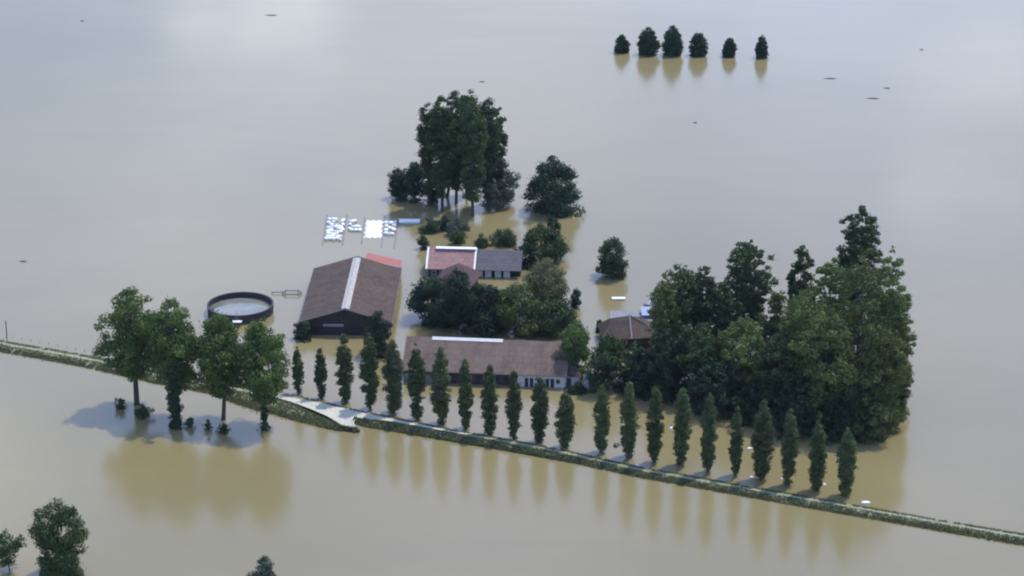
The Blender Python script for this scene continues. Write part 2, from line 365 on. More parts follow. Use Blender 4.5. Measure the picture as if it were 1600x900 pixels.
# ------------------------------------------------------------ trees
def crown_quads(R, Hc, prof, seed, n_leaf, leaf, nclump, cr_rel, lump=.25, zmin=None, squash=1.0, fill=.45):
    """leaf quads of a crown: leaf clumps spread through the volume given by the profile"""
    r = np.random.RandomState(seed)
    ph = r.rand(6)*6.28
    def rad(t, a):
        base = np.interp(t, [p[0] for p in prof], [p[1] for p in prof])
        return R*base*(1 + lump*(.6*np.sin(a*2+ph[0]+t*5) + .5*np.sin(a*3+ph[1]-t*9) + .4*np.sin(t*17+ph[2]+a)))
    cs = []
    ts = np.linspace(0, 1, 200); wts = np.interp(ts, [p[0] for p in prof], [p[1] for p in prof])**1.5 + .02; wts /= wts.sum()
    t = r.choice(ts, nclump, p=wts); a = r.rand(nclump)*2*pi
    rr = fill + (1-fill)*r.rand(nclump)**.6
    cr_ = cr_rel*R*(.55+.75*r.rand(nclump))*np.clip(np.interp(t, [0, .5, .85, 1], [1, 1, .85, .6]), 0, 1)
    ra = np.maximum(rad(t, a) - cr_*.75, 0)*rr
    cx = ra*np.cos(a); cy = ra*np.sin(a)*squash; cz = t*Hc - cr_*.35*(t > .9)
    # an uneven outline: a few clumps pushed out
    k = r.rand(nclump) < .10; cx[k] *= 1.13; cy[k] *= 1.13
    wl = cr_**2; wl /= wl.sum(); ci = r.choice(nclump, n_leaf, p=wl)
    d = r.randn(n_leaf, 3); d /= np.linalg.norm(d, axis=1)[:, None]
    lowd = d[:, 2] < -.2; d[lowd, 2] *= .45
    rs = (.50 + .58*r.rand(n_leaf)**.7)*np.where(r.rand(n_leaf) < .16, 1.15+.35*r.rand(n_leaf), 1)
    P = np.stack([cx[ci], cy[ci], cz[ci]], 1) + d*(cr_[ci]*rs)[:, None]*np.array([1, 1, .85])
    nrm = d + r.randn(n_leaf, 3)*.45; nrm /= np.linalg.norm(nrm, axis=1)[:, None]
    u = np.cross(nrm, r.randn(n_leaf, 3)); u /= np.linalg.norm(u, axis=1)[:, None]; v = np.cross(nrm, u)
    s = leaf*(.55+.7*r.rand(n_leaf)); su = u*(s*.5)[:, None]; sv = v*(s*.5*(.6+.5*r.rand(n_leaf)))[:, None]
    V = np.stack([P-su-sv*.4, P+su*.2-sv, P+su+sv*.3, P-su*.2+sv], 1)
    ct = r.rand(nclump); tint = ct[ci]*.75 + r.rand(n_leaf)*.35
    if zmin is not None:
        keep = V[:, :, 2].max(1) > zmin; V = V[keep]; tint = tint[keep]
    return V, tint, np.stack([cx, cy, cz], 1)
PROF = {
 'round':  [(0, .55), (.12, .85), (.35, 1), (.6, .92), (.8, .68), (.93, .38), (1, .12)],
 'broad':  [(0, .35), (.12, .75), (.3, 1), (.55, .97), (.75, .8), (.9, .5), (1, .2)],
 'bush':   [(0, .95), (.3, 1), (.6, .85), (.85, .5), (1, .15)],
 'poplar': [(0, .45), (.08, .66), (.2, .85), (.4, 1), (.62, .95), (.8, .70), (.92, .40), (1, .08)],
 'egg':    [(0, .88), (.12, 1), (.4, .98), (.62, .84), (.8, .62), (.93, .36), (1, .10)],
 'tall':   [(0, .45), (.15, .7), (.35, .85), (.6, 1), (.8, .95), (.93, .65), (1, .25)],
 'column': [(0, .85), (.3, .95), (.6, 1), (.85, .75), (1, .3)],
 'mass':   [(0, .95), (.25, 1), (.55, .95), (.75, .78), (.9, .5), (1, .2)],
}
tcount = [0]
def tree(name, label, cat, px, base, top, wpx, prof='round', cb=.2, leaf=.5, dens=1.0, mat='dark', clump=.30, trunk=None, group=None,
         front=False, fork=False, lump=.22, nc=None, squash=1.0, lean=(0, 0), fill=.45):
    tcount[0] += 1; seed = 100 + tcount[0]*7
    r = np.random.RandomState(seed)
    sc = scale(px, base); R = wpx/2/sc
    if front:                                   # base is the water line of the crown's near side
        P0 = at(px, base); y = P0[1] + R*.75*squash; x = P0[0]
        e = PITCH + math.atan((top-450)/FPX); h = H - (y-CAMY)*tan(e)
        s2 = FPX/((y-CAMY)*cos(PITCH)+(H-h/2)*sin(PITCH)); x = (px-800)/s2; R = wpx/2/s2
    else:
        x, y, _ = at(px, base); h = hgt(px, base, top)
        s2 = FPX/((y-CAMY)*cos(PITCH)+(H-h/2)*sin(PITCH)); x = (px-800)/s2; R = wpx/2/s2
    o = thing(name, label, cat, (x, y, 0), 0, group)
    h *= .985
    z0 = h*cb; Hc = h - z0
    area = 2*pi*R*Hc*.9 + pi*R*R
    nl = int(min(26000, max(500, area*2.3*dens/(leaf*leaf*.42))))
    ncl = nc or int(max(14, min(260, area/(pi*(clump*R)**2)*1.25)))
    Vq, ti, cc = crown_quads(R, Hc, PROF[prof], seed, nl, leaf, ncl, clump, lump, zmin=-.05-z0, squash=squash, fill=fill)
    Vq[:, :, 2] += z0
    if lean != (0, 0):
        k = Vq[:, :, 2]/h; Vq[:, :, 0] += lean[0]*k; Vq[:, :, 1] += lean[1]*k
    crown = quads_obj('crown', Vq, LEAF[mat], ti, o)
    # trunk with limbs reaching into the clumps
    tr = trunk or max(.12, h*.017)
    mb = MB(); top_t = h*(.88 if prof in ('poplar', 'tall', 'column', 'egg') else .7)
    wx = r.randn(2)*h*.012
    def ctr(z): return np.array([wx[0]*sin(z/h*5)+lean[0]*z/h, wx[1]*sin(z/h*4)+lean[1]*z/h, z])
    zs = [-.4, .4, h*.12, h*.25, h*.4, h*.55, top_t]
    mb.tube([ctr(z) for z in zs], [tr*1.45, tr*1.1, tr, tr*.88, tr*.68, tr*.42, tr*.12], 8)
    cc = cc + np.array([0, 0, z0])
    idx = r.permutation(len(cc))[:int(min(16, 5+R*1.2))]
    for i in idx:
        c = cc[i].copy(); c[0] += lean[0]*c[2]/h; c[1] += lean[1]*c[2]/h
        zb = max(z0*.7, min(c[2]-R*.5, top_t*.9)); zb = max(zb, h*.1)
        if c[2] < zb: zb = max(.2, c[2]*.8)
        p0 = ctr(zb); rb = tr*np.interp(zb/h, [0, .5, 1], [.6, .38, .12])
        mid = (p0+c)/2 + np.array([0, 0, .06*R]) + r.randn(3)*.05*R
        mb.tube([p0, mid, c], [rb, rb*.65, rb*.2], 5)
    mb.build('trunk', BARK, o, True)
    return o

# --- Lombardy poplars along the dike
pop = [(465, 615, 545, 17), (501, 622, 543, 19), (538, 628, 521, 27), (577, 638, 521, 31), (614, 645, 532, 31), (651, 655, 535, 28), (689, 661, 545, 31), (727, 669, 562, 24),
       (765, 678, 568, 26), (803, 685, 578, 28), (843, 690, 585, 28), (883, 698, 612, 27), (940, 706, 602, 28), (983, 714, 600, 29), (1024, 722, 600, 26), (1066, 726, 602, 28),
       (1108, 738, 614, 28), (1151, 742, 636, 22), (1192, 749, 628, 33), (1234, 758, 640, 28), (1278, 766, 648, 29), (1323, 774, 670, 29)]
poplab = ['smallest slim poplar at the left end of the dike row', 'slim short poplar, second from the left end of the dike row',
 'poplar beside the gravel road, third from the left in the row', 'tall poplar in front of the right half of the barn front, fourth in the row',
 'poplar just left of the long stable, fifth in the row', 'tall pointed poplar in front of the left end of the long stable roof',
 'wide-shouldered poplar in front of the stable, seventh from the left', 'narrow poplar in front of the stable, eighth from the left',
 'poplar before the dark middle of the stable wall, ninth from left', 'poplar at the left end of the white stable wall, tenth from left',
 'poplar in front of the white stable wall with doors', 'short thin poplar below the small red-brown roof of the stable',
 'poplar right of the widest gap in the row', 'second poplar right of the widest gap in the row', 'slim poplar, eighth from the right end of the dike row',
 'poplar with a sharp tip, seventh from the right end of the row', 'poplar, sixth from the right end of the dike row', 'narrowest poplar in front of the large grove, fifth from the right',
 'broad blunt-topped poplar, fourth from the right end', 'poplar, third from the right end of the dike row', 'poplar next to last at the right end of the dike row', 'last poplar at the right end of the dike row']
for (px, b_, t_, w_), lb in zip(pop, poplab):
    tree('poplar_tree', lb, 'poplar', px, b_, t_-5, w_*1.10*(.92+.16*((px*7) % 11)/10), 'poplar', .02, leaf=.34, dens=1.15, mat='poplar', clump=.36, trunk=.3, group='poplars in a row along the dike', lump=.07, nc=170, fill=.15)
# --- four big roadside trees
G4 = 'four tall broadleaf trees standing in the water by the road'
tree('broadleaf_tree', 'tallest and leftmost of four big trees before the dike, with a clear bare trunk', 'tree', 208, 632, 446, 106, 'broad', .24, .50, .95, 'green', .26, .62, G4, lump=.22, fill=.35, nc=130)
tree('broadleaf_tree', 'second of four big trees before the dike, with an ivy-thickened dark trunk', 'tree', 270, 650, 464, 94, 'broad', .24, .50, .95, 'green', .27, .9, G4, lump=.22, fill=.35, nc=130)
tree('broadleaf_tree', 'third of four big trees, in front of the round tank on its left side', 'tree', 345, 655, 489, 92, 'broad', .24, .48, .95, 'green', .27, .45, G4, lump=.22, fill=.35, nc=130)
tree('broadleaf_tree', 'rightmost of four big trees, in front of the round tank and left of the road', 'tree', 411, 663, 495, 92, 'broad', .24, .48, .95, 'green', .27, .5, G4, lump=.22, fill=.35, nc=130)
tree('ivy_column', 'dense ivy growth round the dark trunk of the second big tree', 'ivy', 272, 668, 566, 25, 'column', .0, .36, 1.0, 'deep', .5, .3, lump=.2)
tree('ivy_column', 'ivy growth round the trunk of the rightmost big tree', 'ivy', 412, 664, 585, 13, 'column', .1, .3, 1.0, 'deep', .5, .2, lump=.2)
for lb, a in [('dark bush at the water left of the leftmost big trunk', (188, 638, 618, 30)), ('bush in the water at the foot of the leftmost big tree', (222, 652, 627, 36)),
          ('low bush between the second and third big trunks', (297, 666, 648, 26)), ('thin low shrub between the second and third big trunks', (325, 672, 650, 18)),
          ('low bush at the foot of the third big tree', (350, 676, 660, 30)), ('low bush at the foot of the rightmost big tree', (413, 672, 650, 22))]:
    tree('bush', lb, 'bush', a[0], a[1], a[2]+4, a[3]*.8, 'bush', .0, .30, .5, 'dark', .30, .06, 'bushes drowned under the four big trees', lump=.5, fill=.1)

# --- clump of tall trees at the back
GB = 'tall trees in the clump behind the farm'
back = [(668, 322, 158, 34, 'leftmost tall tree of the back clump, above the dark bushes'), (690, 330, 148, 40, 'tall tree second from the left in the back clump'),
        (712, 318, 141, 42, 'tree with the highest top in the left half of the back clump'), (738, 338, 139, 46, 'tallest tree of the back clump, with a bare dark trunk down to the water'),
        (728, 305, 142, 40, 'tall tree hidden behind the middle of the back clump'), (762, 322, 150, 42, 'tall tree right of the middle of the back clump'), (779, 316, 163, 26, 'rightmost tall tree of the back clump, above the pale willow'),
        (698, 308, 165, 44, 'tall tree at the rear left of the back clump')]
for i, (px, b_, t_, w_, lb) in enumerate(back):
    tree('tall_tree', lb, 'tree', px, b_, t_, w_*1.15, 'tall', .13, .5, .9, 'dark', .34, .42, GB, lump=.13, fill=.2, nc=150)
tree('willow_tree', 'pale grey-green willow at the right foot of the back clump', 'tree', 779, 328, 244, 62, 'mass', .05, .5, .75, 'grey', .28, .3, lump=.3, front=True)
tree('round_tree', 'dark low tree at the far left foot of the back clump', 'tree', 622, 314, 262, 38, 'mass', .03, .5, .9, 'deep', .36, .25, front=True)
tree('round_tree', 'dark rounded tree between the far left tree and the tall back trees', 'tree', 646, 318, 250, 40, 'mass', .03, .5, .9, 'deep', .36, .25, front=True)
tree('round_tree', 'dark low tree under the left of the tall back clump', 'tree', 676, 321, 268, 30, 'mass', .05, .5, .7, 'deep', .36, .2, front=True)
tree('round_tree', 'large dark round tree standing alone right of the back clump', 'tree', 867, 341, 243, 88, 'mass', .0, .52, 1.0, 'deep', .30, .5, front=True, lump=.26)
tree('round_tree', 'single dark tree in open water between the yard and the grove', 'tree', 957, 438, 370, 48, 'column', .0, .42, 1.0, 'dark', .34, .3, front=True, lump=.2)
# --- six far trees
G6 = 'six small trees in a line on the far water'
for a, lb in [((972, 84, 54, 26), 'smallest round tree at the left end of the far line of six'), ((1013, 88, 41, 37), 'wide tree second from left in the far line of six'),
              ((1051, 89, 39, 36), 'largest tree, third from left in the far line of six'), ((1091, 89, 50, 32), 'dark oval tree fourth from left in the far line'),
              ((1140, 90, 59, 26), 'low round tree second from right in the far line'), ((1190, 92, 54, 23), 'slim dark pointed tree at the right end of the far line')]:
    tree('small_tree', lb, 'tree', *a, 'egg', .0, .42, 1.5, 'deep', .26, .25, G6, front=True, lump=.04, nc=200, fill=.3)
# --- yard bushes and trees
GY = 'bushes and small trees in the farm yard'
for a, m_, lb in [((671, 366, 342, 30), 'dark', 'yard bush nearest the white flat roof'), ((694, 362, 338, 18), 'deep', 'small dark bush below the trunks of the back clump'),
               ((661, 391, 366, 17), 'dark', 'yard bush left of the pink roofed house'), ((716, 372, 344, 34), 'grey', 'greyish yard bush behind the pink roof'),
               ((714, 385, 360, 26), 'dark', 'low yard bush just behind the pink roof edge'), ((753, 388, 364, 24), 'dark', 'small yard bush behind the joint of pink and grey roofs'),
               ((789, 388, 358, 42), 'dark', 'wide yard bush behind the grey slate roof'), ((864, 372, 336, 24), 'deep', 'narrow dark tree before the lone round tree'),
               ((473, 533, 504, 32), 'deep', 'dark round bush at the left front corner of the barn'), ((899, 482, 449, 20), 'deep', 'dark bush at the right edge of the house garden'),
               ((590, 560, 482, 44), 'deep', 'dark tree at the right front corner of the barn'), ((939, 520, 499, 17), 'deep', 'dark shrub at the left of the brown-roofed cottage')]:
    tree('bush', lb, 'bush', *a, 'mass', .0, .42, .85, m_, .38, .15, GY, front=True, lump=.3)
tree('garden_tree', 'dark green conical tree at the right end of the slate roof', 'tree', 845, 420, 350, 74, 'egg', .0, .5, 1.0, 'dark', .3, .35, front=True, lump=.2)
tree('garden_tree', 'pale olive dome-shaped tree right of the house garden', 'tree', 853, 502, 404, 82, 'mass', .0, .38, 1.0, 'olive', .26, .35, front=True, lump=.12)
tree('garden_tree', 'bluish dark tree at the left end of the garden', 'tree', 675, 512, 434, 84, 'mass', .0, .5, 1.0, 'deep', .3, .35, 'dark trees filling the house garden', front=True, lump=.3)
tree('garden_tree', 'dark garden tree under the red hipped roof', 'tree', 714, 526, 420, 84, 'mass', .0, .5, .95, 'deep', .28, .35, 'dark trees filling the house garden', front=True, lump=.3)
tree('garden_tree', 'dark tree in the middle of the garden behind the stable ridge', 'tree', 760, 529, 446, 92, 'mass', .0, .5, .9, 'deep', .3, .35, 'dark trees filling the house garden', front=True, lump=.3)
tree('garden_tree', 'mid green garden tree left of the olive dome tree', 'tree', 806, 531, 446, 88, 'mass', .0, .5, 1.0, 'muted', .26, .35, 'dark trees filling the house garden', front=True, lump=.28)
tree('garden_tree', 'dark green garden tree below the olive dome tree', 'tree', 866, 532, 466, 88, 'mass', .0, .5, 1.0, 'dark', .28, .35, 'dark trees filling the house garden', front=True, lump=.28)
tree('garden_tree', 'tree at the right end of the long stable roof', 'tree', 899, 600, 502, 62, 'mass', .0, .45, 1.0, 'green', .32, .35, front=True, lump=.26)
tree('bush', 'low dark bush at the foot of the white stable wall', 'bush', 900, 617, 598, 34, 'bush', .0, .4, .9, 'deep', .4, .1, front=True)
tree('bush', 'leafy tree hiding the walls of the brown-roofed cottage', 'tree', 996, 604, 534, 60, 'mass', .0, .5, 1.0, 'dark', .26, .3, front=True, lump=.3)
tree('bush', 'broad bush in front of the brown-roofed cottage', 'bush', 950, 618, 522, 72, 'mass', .0, .5, 1.0, 'dark', .28, .3, front=True, lump=.3)
# --- the large grove on the right
GG = 'trees of the large grove on the right'
grove = [  # px, base, top, w, profile, cb, mat, front, label
 (1340, 560, 321, 66, 'tall', .20, 'dark', 0, 'highest tree of the grove, its rounded top standing clear of the rest'),
 (1250, 555, 374, 44, 'poplar', .15, 'dark', 0, 'slim pointed tree at the back middle of the grove'),
 (1166, 560, 373, 72, 'tall', .15, 'dark', 0, 'tall dark blue-green tree at the back left of the grove'),
 (1062, 585, 411, 62, 'tall', .12, 'dark', 0, 'airy tall tree near the left edge of the grove with see-through crown'),
 (1098, 580, 412, 44, 'tall', .12, 'dark', 0, 'slim airy tree right of the leftmost tall grove trees'),
 (1039, 592, 434, 54, 'tall', .08, 'muted', 0, 'airy tree at the left edge of the grove behind the cottage'),
 (1130, 580, 440, 52, 'tall', .10, 'dark', 0, 'tree between the airy left trees and the blue-green tree'),
 (1215, 590, 448, 60, 'mass', .05, 'muted', 0, 'lighter green tree in the saddle of the grove outline'),
 (1385, 600, 382, 66, 'mass', .10, 'muted', 0, 'tree at the upper right shoulder of the grove'),
 (1295, 600, 400, 84, 'mass', .05, 'green', 0, 'lighter green tree left of the highest grove tree'),
 (1345, 640, 385, 110, 'mass', .04, 'muted', 0, 'very broad light-topped tree below the highest grove tree'),
 (1392, 645, 440, 68, 'mass', .03, 'muted', 0, 'tree forming the right edge of the grove'),
 (1255, 640, 445, 92, 'mass', .02, 'muted', 0, 'broad green tree in the centre of the grove'),
 (1160, 640, 494, 96, 'mass', .0, 'muted', 1, 'rounded light-topped tree in front of the blue-green tree'),
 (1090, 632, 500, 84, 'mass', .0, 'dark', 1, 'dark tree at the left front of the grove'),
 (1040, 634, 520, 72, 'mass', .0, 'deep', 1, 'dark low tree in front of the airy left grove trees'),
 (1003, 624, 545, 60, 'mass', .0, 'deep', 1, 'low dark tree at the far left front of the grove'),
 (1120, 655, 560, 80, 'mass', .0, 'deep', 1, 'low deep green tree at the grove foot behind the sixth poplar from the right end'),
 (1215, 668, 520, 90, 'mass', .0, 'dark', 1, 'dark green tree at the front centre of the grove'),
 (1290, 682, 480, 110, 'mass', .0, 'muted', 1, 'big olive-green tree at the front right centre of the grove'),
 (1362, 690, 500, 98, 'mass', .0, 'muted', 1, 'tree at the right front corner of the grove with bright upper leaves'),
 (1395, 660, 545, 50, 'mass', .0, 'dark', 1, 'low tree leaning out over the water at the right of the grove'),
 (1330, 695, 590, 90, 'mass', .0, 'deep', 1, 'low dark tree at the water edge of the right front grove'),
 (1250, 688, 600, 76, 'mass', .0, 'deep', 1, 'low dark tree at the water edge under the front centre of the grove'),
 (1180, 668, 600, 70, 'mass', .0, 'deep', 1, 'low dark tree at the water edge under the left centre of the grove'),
]
R_big = lambda w_: w_ > 64
for px, b_, t_, w_, pf, cb, m_, fr_, lb in grove:
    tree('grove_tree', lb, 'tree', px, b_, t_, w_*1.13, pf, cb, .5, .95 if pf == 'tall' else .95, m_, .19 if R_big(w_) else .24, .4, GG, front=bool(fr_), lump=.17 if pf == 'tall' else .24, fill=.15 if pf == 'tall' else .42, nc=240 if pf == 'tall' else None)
# --- bottom left
tree('broadleaf_tree', 'tall dense tree at the bottom left corner rising from the water', 'tree', 92, 915, 781, 92, 'column', .0, .40, 1.05, 'dark', .26, .3, lump=.2, front=True)
tree('shrub', 'thin curved shrub at the bottom left edge', 'shrub', 12, 890, 828, 50, 'broad', .15, .36, .45, 'dark', .3, .12, lump=.4)
tree('shrub', 'shrub tip rising at the bottom edge left of centre', 'shrub', 413, 925, 869, 46, 'egg', .05, .36, .7, 'grey', .34, .12, lump=.3)

# ------------------------------------------------------------ buildings
ROOFB = corrug(M('brown_sheet_roof', (.100, .066, .044), .8, [((.12, .5, .5), (.058, .043, .038), 5, .4, .66), (.9, (.120, .092, .062), 5, .5, .75)]), 'Y', 5)
ROOFP = corrug(M('faded_tile_roof', (.172, .125, .090), .85, [((.35, .12, .12), (.122, .091, .070), 5, .4, .66), (1.4, (.205, .160, .115), 5, .5, .8)]), 'X', 5)
ROOFR = corrug(M('red_tile_roof', (.40, .15, .12), .8, (.8, (.30, .125, .105), 5, .4, .7)), 'Y', 5)
ROOFK = corrug(M('pink_tile_roof', (.36, .205, .175), .8, (.8, (.30, .18, .155), 5, .4, .7)), 'X', 5)
ROOFS = corrug(M('slate_roof', (.115, .108, .108), .7, [(.8, (.085, .085, .10), 5, .4, .7), (2.5, (.17, .165, .165), 4, .6, .8)]), 'X', 5)
ROOFH = M('dark_red_roof', (.085, .052, .046), .85, (1.0, (.062, .043, .040), 5, .4, .7))
DARKW = M('dark_board_wall', (.034, .029, .026), .8, ((6, 6, .3), (.052, .047, .042), 3, .4, .7))
WHITE = M('white_sheet', (.80, .80, .78), .5, (1.0, (.70, .71, .70), 4, .45, .75))
TRANS = M('ridge_light_sheet', (.42, .38, .31), .45, ((2, .6, 1), (.29, .265, .22), 4, .4, .7), .5)
PLAST = M('white_render', (.62, .63, .62), .85, (1.2, (.50, .51, .49), 4, .45, .75))
BRICK = M('brick_wall', (.085, .062, .052), .9, (2, (.062, .048, .042), 4, .4, .7))
GLASS = M('window_glass', (.02, .025, .03), .08, None, .6)
CONC = M('concrete', (.22, .22, .21), .9, (1.5, (.14, .14, .135), 5, .4, .7))
FRAME = M('dark_frame', (.04, .04, .045), .6)
BLUE = M('blue_grey_sheet', (.16, .21, .32), .6, (1.5, (.12, .17, .27), 4, .4, .7))

for m_, bw_, bh_ in ((ROOFB, 1.9, 2.5), (ROOFP, 2.3, 1.7), (ROOFS, 1.5, 1.2), (ROOFK, 1.5, 1.2)): joints(m_, bw_, bh_)
def roofs(par, x0, x1, y0, y1, ze, zr_, mat, axis='x', t=.18, xr=None, names=('roof',)):
    """two roof slopes on a ridge parallel to axis, thickness t"""
    m = MB()
    if axis == 'x':
        ym = (y0+y1)/2
        m.slab((x0, y0, ze), (x1, y0, ze), (x1, ym, zr_), (x0, ym, zr_), t); m.slab((x0, ym, zr_), (x1, ym, zr_), (x1, y1, ze), (x0, y1, ze), t)
    else:
        xm = (x0+x1)/2 if xr is None else xr
        m.slab((x0, y0, ze), (xm, y0, zr_), (xm, y1, zr_), (x0, y1, ze), t); m.slab((xm, y0, zr_), (x1, y0, ze), (x1, y1, ze), (xm, y1, zr_), t)
    return m.build(names[0], mat, par)
def hip(par, x0, x1, y0, y1, ze, zr_, inset, mat, axis='x'):
    if axis == 'x':
        ym = (y0+y1)/2; V = [(x0, y0, ze), (x1, y0, ze), (x1, y1, ze), (x0, y1, ze), (x0+inset, ym, zr_), (x1-inset, ym, zr_)]
        F = [(0, 1, 5, 4), (1, 2, 5), (2, 3, 4, 5), (3, 0, 4), (3, 2, 1, 0)]
    else:
        xm = (x0+x1)/2; V = [(x0, y0, ze), (x1, y0, ze), (x1, y1, ze), (x0, y1, ze), (xm, y0+inset, zr_), (xm, y1-inset, zr_)]
        F = [(0, 1, 4), (1, 2, 5, 4), (2, 3, 5), (3, 0, 4, 5), (3, 2, 1, 0)]
    return mesh_obj('roof', V, F, mat, par)

# barn: gable to the viewer, ridge running away, roof overhanging the long sides
bx, by = -41.95, -33.6
barn = thing('barn', 'large barn with dark brown roof, white ridge light and dark gable front', 'barn', (bx, by, 0), radians(-1.0))
W2, WW, LB, ZE, ZR = 11.75, 9.1, 39.0, 3.5, 7.1
ew = ZR-(ZR-ZE)*WW/W2 - .25
m = MB(); pts = [(-WW, -1), (WW, -1), (WW, ew), (0, ZR-.25), (-WW, ew)]
m.prism(pts, 'y', .45, LB-.4); m.build('wall', DARKW, barn)
rf = roofs(barn, -W2, W2, 0, LB, ZE, ZR, ROOFB, 'y')
m = MB(); k = (ZR-ZE)/W2
m.slab((-1.05, .8, ZR+.12-k*1.05), (0, .8, ZR+.12), (0, LB-1.2, ZR+.12), (-1.05, LB-1.2, ZR+.12-k*1.05), .08)
m.slab((0, .8, ZR+.12), (1.05, .8, ZR+.12-k*1.05), (1.05, LB-1.2, ZR+.12-k*1.05), (0, LB-1.2, ZR+.12), .08)
m.build('ridge_light', TRANS, rf)
m = MB(); m.slab((-W2-.05, -.08, ZE+.05), (0, -.08, ZR+.05), (0, .1, ZR+.05), (-W2-.05, .1, ZE+.05), .35)
m.slab((0, -.08, ZR+.05), (W2+.05, -.08, ZE+.05), (W2+.05, .1, ZE+.05), (0, .1, ZR+.05), .35); m.build('bargeboard', FRAME, barn)
for sx in (-1, 1):
    MB().box(sx*(W2+.02)-.08, sx*(W2+.02)+.08, 0, LB, ZE-.22, ZE-.04).build('gutter', CONC, barn)
f = MB().box(-5.6, -.6, .36, .43, 2.35, 2.95).build('window', PLAST, barn); MB().box(-5.45, -.75, .31, .355, 2.45, 2.85).build('pane', M('milky_pane', (.16, .20, .25), .3), f)
for x0, x1 in ((-8.4, -6.2), (1.2, 5.2)):
    d = MB().box(x0, x1, .36, .44, -.5, 2.2).build('door', M('door_board', (.024, .023, .023), .7), barn)
    MB().box(x1-.35, x1-.25, .30, .355, .7, 1.0).build('handle', CONC, d)
for yy in np.linspace(.6, LB-1, 8):
    for sx in (-1, 1): MB().box(sx*11.3-.12, sx*11.3+.12, yy, yy+.24, -1, ZE-.1).build('post', CONC, barn)
# red-roofed lean-to behind the barn
an = thing('annex_shed', 'low shed with bright red roof touching the back right of the barn', 'shed', (-35.0, 6.2, 0), radians(-1))
MB().box(-3.2, 5.0, .2, 5.0, -1, 3.3).build('wall', DARKW, an)
MB().slab((-4.2, .0, 5.75), (5.2, -.0, 3.55), (5.2, 5.4, 3.55), (-4.2, 5.4, 5.75), .18).build('roof', ROOFR, an)
MB().slab((-4.2, -.12, 5.80), (5.2, -.12, 3.6), (5.2, -.02, 3.6), (-4.2, -.02, 5.80), .3).build('bargeboard', PLAST, an)

# long stable
pL = at(627, 578, 3.3); pR = at(886, 588, 3.3)
LL = sqrt((pR[0]-pL[0])**2+(pR[1]-pL[1])**2); ang = atan2(pR[1]-pL[1], pR[0]-pL[0])
st = thing('stable', 'long stable with faded pinkish-brown roof and white wall with doors at its right end', 'stable', (pL[0], pL[1], 0), ang)
DP = 20.0; ZE2 = 3.3; ZR2 = 8.0
rf = roofs(st, 0, LL, 0, DP, ZE2, ZR2, ROOFP, 'x')
m = MB().prism([(.7, -1), (DP-.7, -1), (DP-.7, 3.1), (DP/2, 7.6), (.7, 3.1)], 'x', .4, LL-.4); m.build('wall', BRICK, st)
x0, x1 = 6.3, 23.5; k = (ZR2-ZE2)/(DP/2)
m = MB(); m.slab((x0, DP/2-.95, ZR2+.16-k*.95), (x1, DP/2-.95, ZR2+.16-k*.95), (x1, DP/2, ZR2+.16), (x0, DP/2, ZR2+.16), .1)
m.slab((x0, DP/2, ZR2+.16), (x1, DP/2, ZR2+.16), (x1, DP/2+.95, ZR2+.16-k*.95), (x0, DP/2+.95, ZR2+.16-k*.95), .1); m.build('ridge_light', M('dull_white_sheet', (.60, .59, .55), .5, (1.0, (.48, .47, .43), 4, .45, .75)), rf)
MB().box(0, LL, -.14, -.01, ZE2-.2, ZE2-.06).build('gutter', CONC, st)
MB().box(LL*.70, LL-.35, .60, .69, -1, 3.0).build('white_wall', PLAST, st)
MB().box(.45, LL*.26, .60, .69, -1, 2.2).build('grey_wall', CONC, st)
for x_ in (LL*.27, LL*.36, LL*.45, LL*.54, LL*.62):
    f = MB().box(x_, x_+2.2, .60, .67, .2, 2.3).build('door', M('stall_door', (.035, .035, .045), .7), st)
    MB().box(x_+1.95, x_+2.05, .54, .595, 1.0, 1.3).build('handle', CONC, f)
for x_ in (LL*.745, LL*.775, LL*.87, LL*.90):
    f = MB().box(x_, x_+.85, .52, .595, -.2, 2.2).build('door', M('dark_door', (.03, .035, .05), .6), st)
for x_ in (LL*.83, LL*.945):
    f = MB().box(x_-.6, x_+.6, .53, .595, 1.0, 2.2).build('window', PLAST, st)
    MB().box(x_-.48, x_+.48, .49, .525, 1.1, 2.1).build('pane', GLASS, f)
for x_ in (LL*.03, LL*.12, LL*.2):
    f = MB().box(x_, x_+1.1, .53, .595, 1.2, 1.9).build('window', PLAST, st); MB().box(x_+.1, x_+1, .49, .525, 1.28, 1.82).build('pane', GLASS, f)
# small hipped building at its right end
p = at(888, 606)
an = thing('outhouse', 'small outhouse with dark red-brown hipped roof at the right end of the stable', 'outhouse', (p[0]-.9, p[1]+1.2, 0), ang)
MB().box(-3.6, 3.6, 0, 5.5, -1, 2.6).build('wall', PLAST, an)
hip(an, -4.1, 4.1, -.5, 6, 2.6, 5.3, 3.0, ROOFH, 'x')
for x_ in (-2.2, .6):
    f = MB().box(x_, x_+1, -.08, -.004, -.2, 2.0).build('door', M('blue_door', (.05, .06, .09), .6), an); MB().box(x_+.8, x_+.88, -.12, -.085, .8, 1.0).build('handle', CONC, f)
# pale shed glimpsed through the grove
p = at(920, 611); s_ = thing('shed', 'small white shed glimpsed between the dark bushes right of the stable', 'shed', (p[0]+.5, p[1]+1.6, 0), 0)
MB().box(-1.6, 1.6, 0, 2.2, -1, 2.6).build('wall', PLAST, s_); roofs(s_, -1.8, 1.8, -.3, 2.5, 2.5, 3.2, ROOFS, 'x')
f = MB().box(-.4, .5, -.07, -.004, -.2, 2.0).build('door', BLUE, s_)

